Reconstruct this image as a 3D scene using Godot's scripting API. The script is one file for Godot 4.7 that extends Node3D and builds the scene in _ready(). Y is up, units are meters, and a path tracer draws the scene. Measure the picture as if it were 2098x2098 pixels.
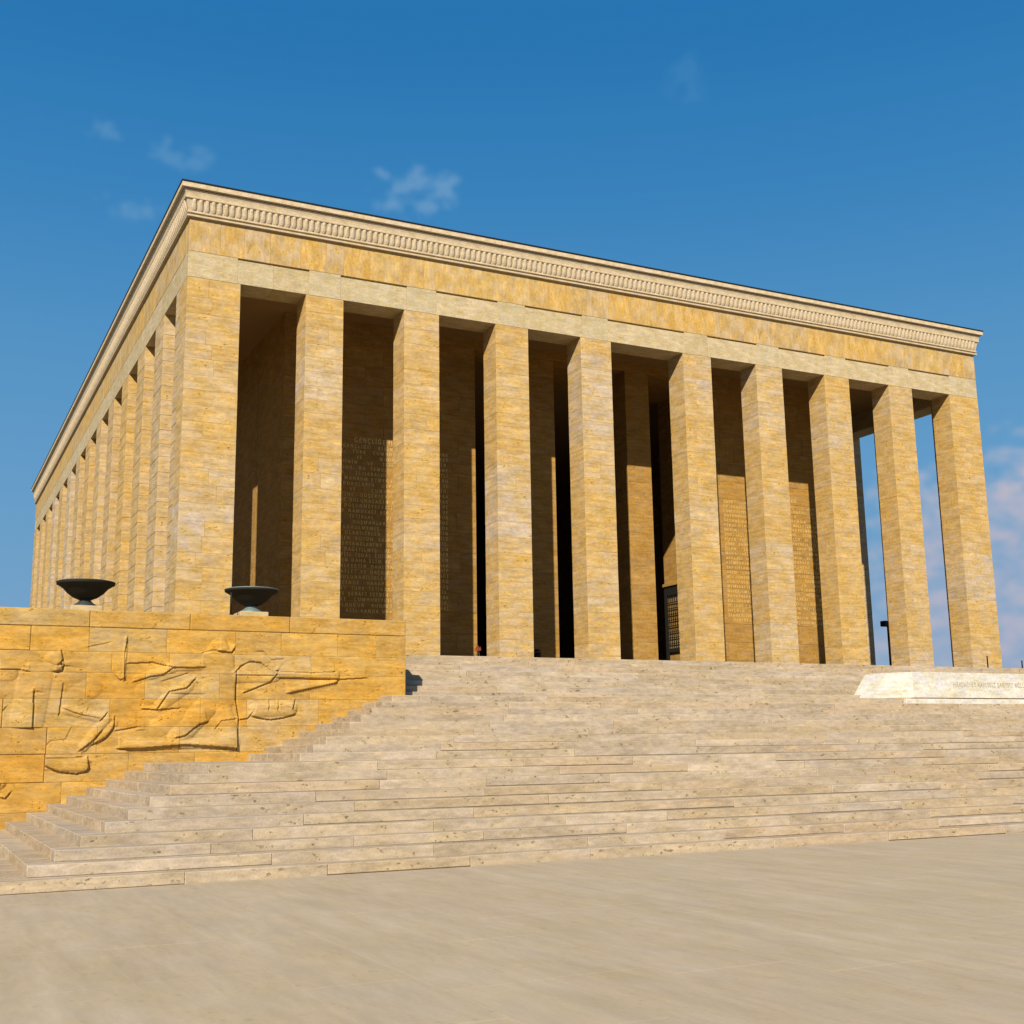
extends Node3D
# A colonnaded stone hall on a stepped terrace. Metres; the plaza lies at y = 0, the front of the hall at z = 0, its near corner at x = 0.

const EXPOSURE := 1.84
const W := 41.65              # front, corner to corner
const PIER := 1.568           # front of a pier
const CORNER := 2.05
const GAP := 2.637
const GAP_MID := 3.91
const DEEP := 1.25            # depth of a front pier
const SIDE_CORNER := 2.106
const SIDE_GAP := 2.4935
const SIDE_PIER := 1.955
const SIDE_OPENINGS := 13
const FLOOR := 4.95           # floor of the colonnade
const SOFFIT := 19.674
const JOINT := 20.73
const WALL_TOP := 22.07
const CORNICE_TOP := 23.46
const HALL_Z := -5.04         # front wall of the inner hall
const STAIR_X := -7.38
const STAIR_Z := 28.1
const RISE := 0.15
const TREAD := 0.36
const WALL_Z := 19.0
const WALL_END := 1.52
const COPING := 4.56
const TERRACE := 4.05
const PORTAL_TOP := 20.3

var rng := RandomNumberGenerator.new()
var meshes := {}
var stones: Array = []        # pier stones
var frieze_mats: Array = []
var band_mats: Array = []
var wall_mats: Array = []     # relief wall
var stair_mats: Array = []
var plaza_mats: Array = []
var inner_mats: Array = []
var mortar: StandardMaterial3D
var stair_bed: StandardMaterial3D
var bronze: StandardMaterial3D
var dark_metal: StandardMaterial3D
var marble: StandardMaterial3D
var gilt: StandardMaterial3D
var cornice_mat: StandardMaterial3D
var plaster: StandardMaterial3D
var floor_mat: StandardMaterial3D

# ---------------------------------------------------------------- small helpers
func lin(r: float, g: float, b: float) -> Color:
	return Color(r, g, b).linear_to_srgb()

func mat(c: Color, rough := 0.85, metal := 0.0) -> StandardMaterial3D:
	var m := StandardMaterial3D.new()
	m.albedo_color = c
	m.roughness = rough
	m.metallic = metal
	m.metallic_specular = 0.3
	return m

func stone_mat(c: Color, tex: Array, metres: float, offset: Vector3, bump := 0.5) -> StandardMaterial3D:
	var m := mat(c, 0.88)
	m.albedo_texture = tex[0]
	m.uv1_triplanar = true
	m.uv1_world_triplanar = true
	m.uv1_triplanar_sharpness = 8.0
	m.uv1_scale = Vector3.ONE / metres
	m.uv1_offset = offset
	m.heightmap_enabled = true
	m.heightmap_texture = tex[1]
	m.heightmap_scale = bump
	return m

func noise_bytes(seed_: int, freq: float, w: int, h: int, octaves := 4, to_w := 1024, to_h := 1024) -> PackedByteArray:
	var n := FastNoiseLite.new()
	n.seed = seed_
	n.noise_type = FastNoiseLite.TYPE_SIMPLEX_SMOOTH
	n.frequency = freq
	n.fractal_octaves = octaves
	var im := n.get_seamless_image(w, h)
	if w != to_w or h != to_h:
		im.resize(to_w, to_h, Image.INTERPOLATE_CUBIC)
	im.convert(Image.FORMAT_L8)
	return im.get_data()

# travertine: thin beds, clouds of paler and browner stone, open pores along the beds
func travertine(seed_: int, beds: float, clouds: float, pores: float, warm: float, upright := false, wide := 230, grain := 0.05) -> Array:
	var n := 1024
	var a := noise_bytes(seed_, 0.024, wide, n, 4)
	var b := noise_bytes(seed_ + 1, 0.007, mini(800, wide * 3), n, 4)
	var c := noise_bytes(seed_ + 2, 0.11, n, n, 3)
	var d := noise_bytes(seed_ + 3, 0.045, 620, n, 3)
	var g := noise_bytes(seed_ + 6, 0.07, mini(420, wide * 2), n, 3)
	var e := noise_bytes(seed_ + 4, 0.010, 600, n, 4)
	var f := noise_bytes(seed_ + 5, 0.035, mini(700, wide * 3), n, 3)
	var rgb := PackedByteArray()
	var hgt := PackedByteArray()
	rgb.resize(n * n * 3)
	hgt.resize(n * n)
	for i in n * n:
		var bed := a[i] / 127.5 - 1.0
		var cl := b[i] / 127.5 - 1.0
		var gr := c[i] / 127.5 - 1.0
		var v := 0.86 + beds * bed + clouds * cl + grain * gr + grain * (f[i] / 127.5 - 1.0) + 0.7 * beds * (g[i] / 127.5 - 1.0)
		var p := smoothstep(0.46, 0.66, d[i] / 127.5 - 1.0 + 0.25 * gr) * smoothstep(-0.1, 0.5, e[i] / 127.5 - 1.0)
		v *= 1.0 - pores * p
		var hue := clampf(warm * (e[i] / 127.5 - 1.0 - 0.5 * cl), -0.5, 0.5)
		rgb[i * 3] = int(clampf(v * (1.0 + 0.05 * hue), 0.0, 1.0) * 255.0)
		rgb[i * 3 + 1] = int(clampf(v, 0.0, 1.0) * 255.0)
		rgb[i * 3 + 2] = int(clampf(v * (1.0 - 0.24 * hue), 0.0, 1.0) * 255.0)
		hgt[i] = int(clampf(0.7 + 0.12 * bed + 0.10 * gr - 0.6 * p, 0.0, 1.0) * 255.0)
	var im := Image.create_from_data(n, n, false, Image.FORMAT_RGB8, rgb)
	var hm := Image.create_from_data(n, n, false, Image.FORMAT_L8, hgt)
	if upright:
		im.rotate_90(CLOCKWISE)
		hm.rotate_90(CLOCKWISE)
	return [ImageTexture.create_from_image(im), ImageTexture.create_from_image(hm)]

# triangles into plain arrays, turned so that each face looks along n
var V := PackedVector3Array()
var N := PackedVector3Array()

func begin() -> void:
	V = PackedVector3Array()
	N = PackedVector3Array()

func tri(a: Vector3, b: Vector3, c: Vector3, n: Vector3) -> void:
	if (b - a).cross(c - a).dot(n) > 0.0:
		V.append_array([a, c, b])
	else:
		V.append_array([a, b, c])
	N.append_array([n, n, n])

func quad(a: Vector3, b: Vector3, c: Vector3, d: Vector3, toward: Vector3) -> void:
	var n := (b - a).cross(c - a)
	if n.length_squared() < 1e-14:
		n = (c - a).cross(d - a)
	n = n.normalized()
	if n.dot(toward) < 0.0:
		n = -n
	tri(a, b, c, n)
	tri(a, c, d, n)

func commit() -> ArrayMesh:
	var arr := []
	arr.resize(Mesh.ARRAY_MAX)
	arr[Mesh.ARRAY_VERTEX] = V
	arr[Mesh.ARRAY_NORMAL] = N
	var m := ArrayMesh.new()
	m.add_surface_from_arrays(Mesh.PRIMITIVE_TRIANGLES, arr)
	return m

func box_at(lo: Vector3, hi: Vector3, c := 0.0) -> void:
	var o := (lo + hi) * 0.5
	var h := (hi - lo) * 0.5
	if c <= 0.0:
		for ax in 3:
			var bx := (ax + 1) % 3
			var cx := (ax + 2) % 3
			for s in [-1.0, 1.0]:
				var p: Array = []
				for q in [[-1, -1], [1, -1], [1, 1], [-1, 1]]:
					var v := Vector3.ZERO
					v[ax] = s * h[ax]
					v[bx] = q[0] * h[bx]
					v[cx] = q[1] * h[cx]
					p.append(o + v)
				var n := Vector3.ZERO
				n[ax] = s
				quad(p[0], p[1], p[2], p[3], n)
		return
	for ax in 3:
		var bx := (ax + 1) % 3
		var cx := (ax + 2) % 3
		for s in [-1.0, 1.0]:
			var p: Array = []
			for q in [[-1, -1], [1, -1], [1, 1], [-1, 1]]:
				var v := Vector3.ZERO
				v[ax] = s * h[ax]
				v[bx] = q[0] * (h[bx] - c)
				v[cx] = q[1] * (h[cx] - c)
				p.append(o + v)
			var n := Vector3.ZERO
			n[ax] = s
			quad(p[0], p[1], p[2], p[3], n)
			for t in [-1.0, 1.0]:      # chamfer between the ax and bx faces
				var e: Array = []
				for q in [[0, -1], [0, 1], [1, 1], [1, -1]]:
					var v := Vector3.ZERO
					v[ax] = s * (h[ax] - (c if q[0] else 0.0))
					v[bx] = t * (h[bx] - (0.0 if q[0] else c))
					v[cx] = q[1] * (h[cx] - c)
					e.append(o + v)
				var m := Vector3.ZERO
				m[ax] = s
				m[bx] = t
				quad(e[0], e[1], e[2], e[3], m)
	for sx in [-1.0, 1.0]:
		for sy in [-1.0, 1.0]:
			for sz in [-1.0, 1.0]:
				var s3 := Vector3(sx, sy, sz)
				var k := s3 * h
				tri(o + k - Vector3(0, sy * c, sz * c), o + k - Vector3(sx * c, 0, sz * c), o + k - Vector3(sx * c, sy * c, 0), s3.normalized())

func block_mesh(size: Vector3, c := 0.012) -> ArrayMesh:
	var key := "%.3f %.3f %.3f %.3f" % [size.x, size.y, size.z, c]
	if not meshes.has(key):
		begin()
		box_at(-size * 0.5, size * 0.5, c)
		meshes[key] = commit()
	return meshes[key]

func put(called: String, mesh: Mesh, m: Material, parent: Node, at := Vector3.ZERO) -> MeshInstance3D:
	var o := MeshInstance3D.new()
	o.name = numbered(parent, called)
	o.mesh = mesh
	o.material_override = m
	o.position = at
	parent.add_child(o)
	return o

var counts := {}
func numbered(parent: Node, called: String) -> String:
	var key := str(parent.get_instance_id()) + called
	var k: int = counts.get(key, 0)
	counts[key] = k + 1
	return called if k == 0 else "%s_%03d" % [called, k]

# a block given by its corners
func block(called: String, lo: Vector3, hi: Vector3, m: Material, parent: Node, c := 0.012) -> MeshInstance3D:
	return put(called, block_mesh(hi - lo, c), m, parent, (lo + hi) * 0.5)

func solid(called: String, boxes: Array, m: Material, parent: Node) -> MeshInstance3D:
	begin()
	for b in boxes:
		box_at(b[0], b[1])
	return put(called, commit(), m, parent)

func thing(called: String, label: String, category: String, group := "") -> Node3D:
	var o := Node3D.new()
	o.name = numbered(self, called)
	o.set_meta("label", label)
	o.set_meta("category", category)
	if group:
		o.set_meta("group", group)
	add_child(o)
	return o

var drift: FastNoiseLite
# stones lie in the order they came from the quarry: neighbours are near in tone
func near_tone(a: Array, p: Vector3) -> Material:
	if drift == null:
		drift = FastNoiseLite.new()
		drift.seed = 77
		drift.frequency = 0.16
		drift.fractal_octaves = 2
	var t := 0.38 + 1.1 * drift.get_noise_3d(p.x * 1.2, p.y, p.z) + jit(0.22)
	return a[clampi(int(t * a.size()), 0, a.size() - 1)]

func pick(a: Array) -> Material:
	return a[rng.randi() % a.size()]

func jit(k: float) -> float:
	return rng.randf_range(-k, k)

# ring of a moulding profile round the building: rows of [height, how far it stands out]
func ring(profile: Array, x0: float, x1: float, z0: float, z1: float) -> void:
	for i in profile.size() - 1:
		var p: Array = profile[i]
		var q: Array = profile[i + 1]
		var a := [Vector3(x0 - p[1], p[0], z0 + p[1]), Vector3(x1 + p[1], p[0], z0 + p[1]), Vector3(x1 + p[1], p[0], z1 - p[1]), Vector3(x0 - p[1], p[0], z1 - p[1])]
		var b := [Vector3(x0 - q[1], q[0], z0 + q[1]), Vector3(x1 + q[1], q[0], z0 + q[1]), Vector3(x1 + q[1], q[0], z1 - q[1]), Vector3(x0 - q[1], q[0], z1 - q[1])]
		var outs := [Vector3(0, 0, 1), Vector3(1, 0, 0), Vector3(0, 0, -1), Vector3(-1, 0, 0)]
		var dy: float = q[0] - p[0]
		var dn: float = q[1] - p[1]
		for k in 4:
			var toward: Vector3 = outs[k] * dy + Vector3(0, -dn, 0)
			quad(a[k], a[(k + 1) % 4], b[(k + 1) % 4], b[k], toward)

func lathe(profile: Array, turns := 40) -> ArrayMesh:
	var st := SurfaceTool.new()
	st.begin(Mesh.PRIMITIVE_TRIANGLES)
	st.set_smooth_group(0)
	for i in profile.size() - 1:
		var p: Vector2 = profile[i]
		var q: Vector2 = profile[i + 1]
		for k in turns:
			var a := TAU * k / turns
			var b := TAU * (k + 1) / turns
			var p0 := Vector3(p.x * cos(a), p.y, p.x * sin(a))
			var p1 := Vector3(p.x * cos(b), p.y, p.x * sin(b))
			var q0 := Vector3(q.x * cos(a), q.y, q.x * sin(a))
			var q1 := Vector3(q.x * cos(b), q.y, q.x * sin(b))
			for v in [p0, p1, q1, p0, q1, q0]:
				st.add_vertex(v)
	st.index()
	st.generate_normals()
	return st.commit()

# ---------------------------------------------------------------- sky
func make_sky() -> PanoramaSkyMaterial:
	var w := 2048
	var h := 1024
	var stops := [[90.0, 18, 84, 150], [45.0, 28, 104, 167], [32.0, 42, 118, 179], [25.0, 60, 131, 188], [18.0, 85, 147, 196], [11.0, 104, 158, 201], [5.0, 121, 163, 199], [0.0, 138, 168, 196], [-90.0, 150, 140, 120]]
	var rgb := PackedFloat32Array()
	rgb.resize(w * h * 3)
	for y in h:
		var el := 90.0 - 180.0 * (y + 0.5) / h
		var c := Color.BLACK
		for k in stops.size() - 1:
			if el <= stops[k][0] and el >= stops[k + 1][0]:
				var t: float = (stops[k][0] - el) / (stops[k][0] - stops[k + 1][0])
				c = Color8(stops[k][1], stops[k][2], stops[k][3]).lerp(Color8(stops[k + 1][1], stops[k + 1][2], stops[k + 1][3]), t)
				break
		for x in w:
			var i := (y * w + x) * 3
			rgb[i] = c.r
			rgb[i + 1] = c.g
			rgb[i + 2] = c.b
	var n := FastNoiseLite.new()
	n.seed = 41
	n.noise_type = FastNoiseLite.TYPE_SIMPLEX_SMOOTH
	n.frequency = 1.0
	n.fractal_octaves = 4
	n.fractal_gain = 0.42
	# clouds: [azimuth east of the view's north, elevation, half width, half height, thickness], degrees
	var clouds := [[22.0, 26.0, 2.0, 0.95, 0.40], [6.6, 27.3, 0.8, 0.4, 0.24], [10.6, 26.8, 1.5, 0.5, 0.24], [8.0, 24.4, 1.3, 0.5, 0.28], [35.8, 30.2, 1.0, 0.9, 0.10],
		[50.8, 9.4, 5.0, 3.2, 0.95], [45.8, 8.4, 3.4, 3.6, 0.9], [51.0, 4.6, 6.5, 2.8, 0.9], [45.0, 4.5, 5.5, 2.6, 0.7]]
	var r := RandomNumberGenerator.new()
	r.seed = 5
	for k in 34:
		var az := 62.0 + 290.0 * k / 34.0 + r.randf_range(-3, 3)
		clouds.append([az, r.randf_range(4, 11), r.randf_range(4, 8), r.randf_range(1.2, 2.6), r.randf_range(0.4, 0.8)])
	for k in 22:
		clouds.append([65.0 + 286.0 * k / 22.0 + r.randf_range(-4, 4), r.randf_range(20, 42), r.randf_range(1.5, 3.5), r.randf_range(0.6, 1.2), r.randf_range(0.18, 0.4)])
	for c in clouds:
		var low: bool = c[1] < 15.0
		for yy in range(int((90.0 - c[1] - 2.2 * c[3]) / 180.0 * h), int((90.0 - c[1] + 2.2 * c[3]) / 180.0 * h)):
			for xx in range(int(floor((c[0] - 2.2 * c[2]) / 360.0 * w)), int((c[0] + 2.2 * c[2]) / 360.0 * w)):
				var az := (xx + 0.5) / w * 360.0
				var el := 90.0 - (yy + 0.5) / h * 180.0
				if el < 0.2:
					continue
				var u: float = (az - c[0]) / c[2]
				var v: float = (el - c[1]) / c[3]
				var d := u * u + v * v
				if d > 4.5:
					continue
				var q := n.get_noise_3d(az * 0.55, el * 1.0, c[0]) * 1.5 + n.get_noise_3d(az * 1.7, el * 2.6, c[0] + 9.0) * 0.6
				var a: float = c[4] * smoothstep(0.0, 1.0, 0.68 - d * 0.42 + q * (0.42 if low else 0.8))
				if a <= 0.0:
					continue
				var i := (yy * w + (xx + 4 * w) % w) * 3
				var tone := Color8(188, 184, 199) if low else Color8(170, 186, 208)
				var up := clampf(0.5 + 0.35 * v + 0.3 * q, 0.0, 1.0)
				tone = tone.lerp(Color8(164, 171, 196) if low else Color8(150, 178, 208), 1.0 - up)
				rgb[i] = lerpf(rgb[i], tone.r, a)
				rgb[i + 1] = lerpf(rgb[i + 1], tone.g, a)
				rgb[i + 2] = lerpf(rgb[i + 2], tone.b, a)
	var bytes := PackedByteArray()
	bytes.resize(w * h * 3)
	var table := PackedByteArray()      # what the picture should show, before the exposure
	table.resize(1024)
	for k in 1024:
		var s := Color(k / 1023.0, 0, 0).srgb_to_linear().r / EXPOSURE
		table[k] = int(clampf(Color(s, 0, 0).linear_to_srgb().r, 0, 1) * 255.0 + 0.5)
	for i in w * h * 3:
		bytes[i] = table[int(clampf(rgb[i], 0.0, 1.0) * 1023.0)]
	var sky := PanoramaSkyMaterial.new()
	sky.panorama = ImageTexture.create_from_image(Image.create_from_data(w, h, false, Image.FORMAT_RGB8, bytes))
	return sky

# ---------------------------------------------------------------- materials
func make_materials() -> void:
	var trav := travertine(11, 0.075, 0.06, 0.34, 0.8, false, 160)
	var upright := travertine(23, 0.05, 0.09, 0.2, 0.9, true)
	var pale := travertine(37, 0.05, 0.05, 0.22, 0.3)
	var step := travertine(51, 0.065, 0.055, 0.32, 0.2, false, 150)
	var smooth := travertine(67, 0.018, 0.03, 0.05, 0.12, true, 90, 0.018)
	var ochre := lin(0.60, 0.385, 0.150)
	var tints := [[0.644, 0.422, 0.154], [0.618, 0.406, 0.154], [0.633, 0.422, 0.171], [0.618, 0.422, 0.182], [0.639, 0.438, 0.194], [0.608, 0.422, 0.199], [0.633, 0.448, 0.217], [0.608, 0.438, 0.228], [0.628, 0.459, 0.245], [0.603, 0.448, 0.262], [0.618, 0.469, 0.285]]
	for t in tints:
		stones.append(stone_mat(lin(t[0], t[1], t[2]), trav, 5.3, Vector3(rng.randf(), rng.randf(), rng.randf())))
	for t in [[0.618, 0.410, 0.161], [0.649, 0.416, 0.141], [0.597, 0.410, 0.180], [0.577, 0.405, 0.194], [0.639, 0.437, 0.176]]:
		frieze_mats.append(stone_mat(lin(t[0], t[1], t[2]), upright, 5.0, Vector3(rng.randf(), rng.randf(), rng.randf())))
	for t in [[0.596, 0.479, 0.284], [0.617, 0.494, 0.299], [0.576, 0.458, 0.264], [0.592, 0.484, 0.299]]:
		band_mats.append(stone_mat(lin(t[0], t[1], t[2]), pale, 4.0, Vector3(rng.randf(), rng.randf(), rng.randf()), 0.3))
	for t in [[0.581, 0.331, 0.074], [0.611, 0.345, 0.070], [0.552, 0.331, 0.089], [0.542, 0.354, 0.124], [0.591, 0.317, 0.058], [0.562, 0.368, 0.136], [0.600, 0.354, 0.085], [0.533, 0.317, 0.089]]:
		wall_mats.append(stone_mat(lin(t[0], t[1], t[2]), trav, 3.4, Vector3(rng.randf(), rng.randf(), rng.randf()), 0.6))
	for t in [[0.516, 0.419, 0.301], [0.539, 0.433, 0.306], [0.493, 0.404, 0.306], [0.525, 0.408, 0.279], [0.553, 0.451, 0.331], [0.478, 0.386, 0.279], [0.507, 0.399, 0.268]]:
		stair_mats.append(stone_mat(lin(t[0], t[1], t[2]), step, 5.0, Vector3(rng.randf(), rng.randf(), rng.randf()), 0.6))
	for t in [[0.567, 0.458, 0.314], [0.573, 0.462, 0.314], [0.560, 0.454, 0.316], [0.569, 0.457, 0.307], [0.562, 0.450, 0.310]]:
		plaza_mats.append(stone_mat(lin(t[0], t[1], t[2]), smooth, 6.3, Vector3(0.2, 0.4, 0.7), 0.12))
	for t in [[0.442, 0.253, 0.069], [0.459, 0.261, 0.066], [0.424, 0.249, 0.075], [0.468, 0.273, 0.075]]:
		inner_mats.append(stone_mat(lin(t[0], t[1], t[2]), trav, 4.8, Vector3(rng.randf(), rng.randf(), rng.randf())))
	mortar = mat(lin(0.50, 0.34, 0.14), 0.95)
	stair_bed = mat(lin(0.50, 0.40, 0.26), 0.95)
	cornice_mat = stone_mat(lin(0.70, 0.565, 0.38), pale, 3.0, Vector3(0.3, 0.1, 0.7), 0.3)
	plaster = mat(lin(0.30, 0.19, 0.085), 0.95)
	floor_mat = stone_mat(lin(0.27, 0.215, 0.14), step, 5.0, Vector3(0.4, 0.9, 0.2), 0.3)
	marble = stone_mat(lin(0.74, 0.70, 0.61), pale, 3.5, Vector3(0.6, 0.2, 0.4), 0.1)
	marble.roughness = 0.5
	bronze = mat(lin(0.016, 0.016, 0.013), 0.75, 0.2)
	dark_metal = mat(lin(0.02, 0.016, 0.014), 0.55, 0.3)
	gilt = mat(lin(0.84, 0.62, 0.22), 0.42, 0.5)

# ---------------------------------------------------------------- the hall
func pier(parent: Node, x0: float, x1: float, z0: float, z1: float, split: float) -> void:
	# z0 is the front face, z1 the back
	var core := solid("pier", [[Vector3(x0 + 0.014, FLOOR, z1 + 0.014), Vector3(x1 - 0.014, SOFFIT + 0.06, z0 - 0.014)]], mortar, parent)
	var y := FLOOR + 0.005
	while y < SOFFIT - 0.05:
		var h := rng.randf_range(0.52, 0.70)
		if y + h > SOFFIT - 0.35:
			h = SOFFIT - 0.004 - y
		var cut := rng.randf() < split
		var xs := [x0, x1]
		if cut:
			xs = [x0, lerpf(x0, x1, rng.randf_range(0.32, 0.68)), x1]
		for k in xs.size() - 1:
			var lo := Vector3(xs[k] + (0.004 if k > 0 else 0.0) + jit(0.003), y, z1 + jit(0.003))
			var hi := Vector3(xs[k + 1] - (0.004 if k < xs.size() - 2 else 0.0) + jit(0.003), y + h - 0.003, z0 + jit(0.003))
			block("stone", lo, hi, near_tone(stones, lo), core, 0.004)
		y += h

func joined_pier(parent: Node, x0: float, x1: float, z0: float, z1: float) -> void:
	# a pier of the far sides: its courses joined
	begin()
	var y := FLOOR + 0.005
	while y < SOFFIT - 0.05:
		var h := rng.randf_range(0.52, 0.70)
		if y + h > SOFFIT - 0.35:
			h = SOFFIT - 0.004 - y
		box_at(Vector3(x0 + jit(0.003), y, z1 + jit(0.003)), Vector3(x1 + jit(0.003), y + h - 0.008, z0 + jit(0.003)), 0.011)
		y += h
	box_at(Vector3(x0 + 0.014, FLOOR, z1 + 0.014), Vector3(x1 - 0.014, SOFFIT + 0.06, z0 - 0.014))
	put("side_pier", commit(), pick(stones), parent)

func dentil_mesh() -> ArrayMesh:
	# a hanging tongue: upright half round, thicker towards its foot, with a pointed tip
	begin()
	var rows := [[0.0, 0.030, 0.02], [0.05, 0.075, 0.05], [0.14, 0.088, 0.075], [0.26, 0.080, 0.085], [0.36, 0.066, 0.10], [0.43, 0.078, 0.085], [0.47, 0.05, 0.02]]
	var seg := 6
	for i in rows.size() - 1:
		for k in seg:
			var a := PI * k / seg
			var b := PI * (k + 1) / seg
			var p: Array = rows[i]
			var q: Array = rows[i + 1]
			var lean0: float = 0.10 * p[0] / 0.47
			var lean1: float = 0.10 * q[0] / 0.47
			var p0 := Vector3(-cos(a) * p[1] * 1.12, p[0], sin(a) * p[2] * 0.72 + lean0)
			var p1 := Vector3(-cos(b) * p[1] * 1.12, p[0], sin(b) * p[2] * 0.72 + lean0)
			var q0 := Vector3(-cos(a) * q[1] * 1.12, q[0], sin(a) * q[2] * 0.72 + lean1)
			var q1 := Vector3(-cos(b) * q[1] * 1.12, q[0], sin(b) * q[2] * 0.72 + lean1)
			quad(p0, p1, q1, q0, Vector3(-cos((a + b) * 0.5), 0.0, sin((a + b) * 0.5)))
	return commit()

func build_hall() -> void:
	var hall := thing("memorial_hall", "long ochre stone hall ringed by tall square piers above the stairs", "building")
	var length := SIDE_CORNER * 2 + SIDE_GAP * SIDE_OPENINGS + SIDE_PIER * (SIDE_OPENINGS - 1)
	# floor slab and its hidden steps
	var floor_boxes := []
	for k in 6:
		floor_boxes.append([Vector3(-0.5 - 0.36 * k, TERRACE - 0.2, -length - 0.5 - 0.36 * k), Vector3(W + 0.5 + 0.36 * k, FLOOR - 0.15 * k, 0.5 + 0.36 * k)])
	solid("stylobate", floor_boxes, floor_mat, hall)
	# front piers
	var xs: Array = []
	var x := CORNER
	for i in 9:
		var g := GAP_MID if i == 4 else GAP
		xs.append([x, x + g])
		x += g + PIER
	pier(hall, 0.0, CORNER, 0.0, -DEEP, 0.7)
	joined_pier(hall, 0.004, DEEP, -DEEP - 0.004, -SIDE_CORNER)
	for i in 8:
		pier(hall, xs[i][1], xs[i + 1][0], 0.0, -DEEP, 0.25)
	pier(hall, xs[8][1], W, 0.0, -DEEP, 0.5)
	joined_pier(hall, W - DEEP, W - 0.004, -DEEP - 0.004, -SIDE_CORNER)
	# side and rear piers
	var z := SIDE_CORNER + SIDE_GAP
	for i in SIDE_OPENINGS - 1:
		joined_pier(hall, 0.0, DEEP, -z, -z - SIDE_PIER)
		joined_pier(hall, W - DEEP, W, -z, -z - SIDE_PIER)
		z += SIDE_GAP + SIDE_PIER
	joined_pier(hall, 0.0, CORNER, -length + SIDE_CORNER, -length)
	joined_pier(hall, W - CORNER, W, -length + SIDE_CORNER, -length)
	for i in 8:
		joined_pier(hall, xs[i][1], xs[i + 1][0], -length + DEEP, -length)
	# beam over the openings
	var i0 := 0.014
	var beam := solid("lintel", [[Vector3(i0, SOFFIT + i0, -DEEP + i0), Vector3(W - i0, JOINT - 0.14, -i0)], [Vector3(i0, SOFFIT + i0, -length + i0), Vector3(W - i0, JOINT + 0.2, -length + DEEP - i0)],
		[Vector3(i0, SOFFIT + i0, -length + DEEP), Vector3(DEEP - i0, JOINT + 0.2, -DEEP)], [Vector3(W - DEEP + i0, SOFFIT + i0, -length + DEEP), Vector3(W - i0, JOINT + 0.2, -DEEP)]], mortar, hall)
	var cuts := [0.0]
	for i in 9:
		cuts.append(xs[i][0] - 0.12)
		if i == 0:
			cuts.append(3.35)
		cuts.append(xs[i][1] + 0.12)
	cuts.append(W)
	for k in cuts.size() - 1:
		var over: bool = false
		for o in xs:
			over = over or (cuts[k] > o[0] - 0.2 and cuts[k + 1] < o[1] + 0.2)
		block("lintel_stone", Vector3(cuts[k] + (0.003 if k else 0.0), SOFFIT, -DEEP), Vector3(cuts[k + 1] - 0.003, JOINT - (0.075 if over else 0.005), jit(0.004)), pick(band_mats), beam, 0.010)
	var zz := -DEEP - 0.004
	while zz > -length + DEEP:
		var l := SIDE_GAP + SIDE_PIER if zz < -3.0 else SIDE_GAP + SIDE_CORNER - DEEP + 0.9
		var back := maxf(zz - l, -length + DEEP)
		block("lintel_stone", Vector3(jit(0.003), SOFFIT, back + 0.006), Vector3(DEEP, JOINT - 0.012, zz), pick(band_mats), beam, 0.010)
		block("lintel_stone", Vector3(W - DEEP, SOFFIT, back + 0.006), Vector3(W, JOINT - 0.012, zz), pick(band_mats), beam, 0.010)
		zz = back - 0.0
	# frieze
	var fr := solid("frieze", [[Vector3(i0, JOINT + 0.03, -1.0), Vector3(W - i0, WALL_TOP + 0.3, -i0)], [Vector3(i0, JOINT, -length + i0), Vector3(1.0, WALL_TOP + 0.3, -1.0)],
		[Vector3(W - 1.0, JOINT, -length + i0), Vector3(W - i0, WALL_TOP + 0.3, -1.0)], [Vector3(1.0, JOINT, -length + i0), Vector3(W - 1.0, WALL_TOP + 0.3, -length + 1.0)]], mortar, hall)
	var fx := 0.0
	while fx < W - 0.01:
		var fw := rng.randf_range(0.75, 1.5)
		if fx + fw > W - 0.7:
			fw = W - fx
		block("frieze_stone", Vector3(fx + 0.003, JOINT + 0.002, -0.5), Vector3(fx + fw - 0.003, WALL_TOP + 0.004, jit(0.004)), pick(frieze_mats), fr, 0.009)
		fx += fw
	var fz := -0.51
	while fz > -length + 0.3:
		var fl := rng.randf_range(1.2, 2.0)
		var fb := maxf(fz - fl, -length)
		block("frieze_stone", Vector3(jit(0.003), JOINT + 0.002, fb + 0.004), Vector3(0.5, WALL_TOP + 0.004, fz), pick(frieze_mats), fr, 0.009)
		fz = fb
	# cornice
	begin()
	var y := WALL_TOP
	ring([[y + 0.03, -0.02], [y + 0.03, 0.125], [y + 0.10, 0.13], [y + 0.105, -0.06], [y + 0.18, -0.06], [y + 0.185, 0.12], [y + 0.25, 0.12], [y + 0.27, 0.085], [y + 0.72, 0.18], [y + 0.73, 0.235], [y + 0.78, 0.245], [y + 0.80, 0.225], [y + 0.92, 0.245], [y + 1.0, 0.275], [y + 1.04, 0.30], [y + 1.045, 0.22], [y + 1.085, 0.22], [y + 1.09, 0.385], [y + 1.10, 0.40], [y + 1.285, 0.405], [y + 1.288, 0.0]], 0.0, W, 0.0, -length)
	var corn := put("cornice", commit(), cornice_mat, hall)
	begin()
	ring([[y + 1.29, 0.30], [y + 1.29, 0.425], [y + 1.35, 0.43], [y + 1.355, 0.1]], 0.0, W, 0.0, -length)
	put("flashing", commit(), dark_metal, corn)
	var dm := dentil_mesh()
	var nd := 168
	for k in nd:
		put("dentil", dm, cornice_mat, corn, Vector3((k + 0.5) * W / nd, y + 0.255, 0.095))
	var mm := MultiMesh.new()
	mm.transform_format = MultiMesh.TRANSFORM_3D
	mm.mesh = dm
	var ns := int(length / (W / nd))
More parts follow.
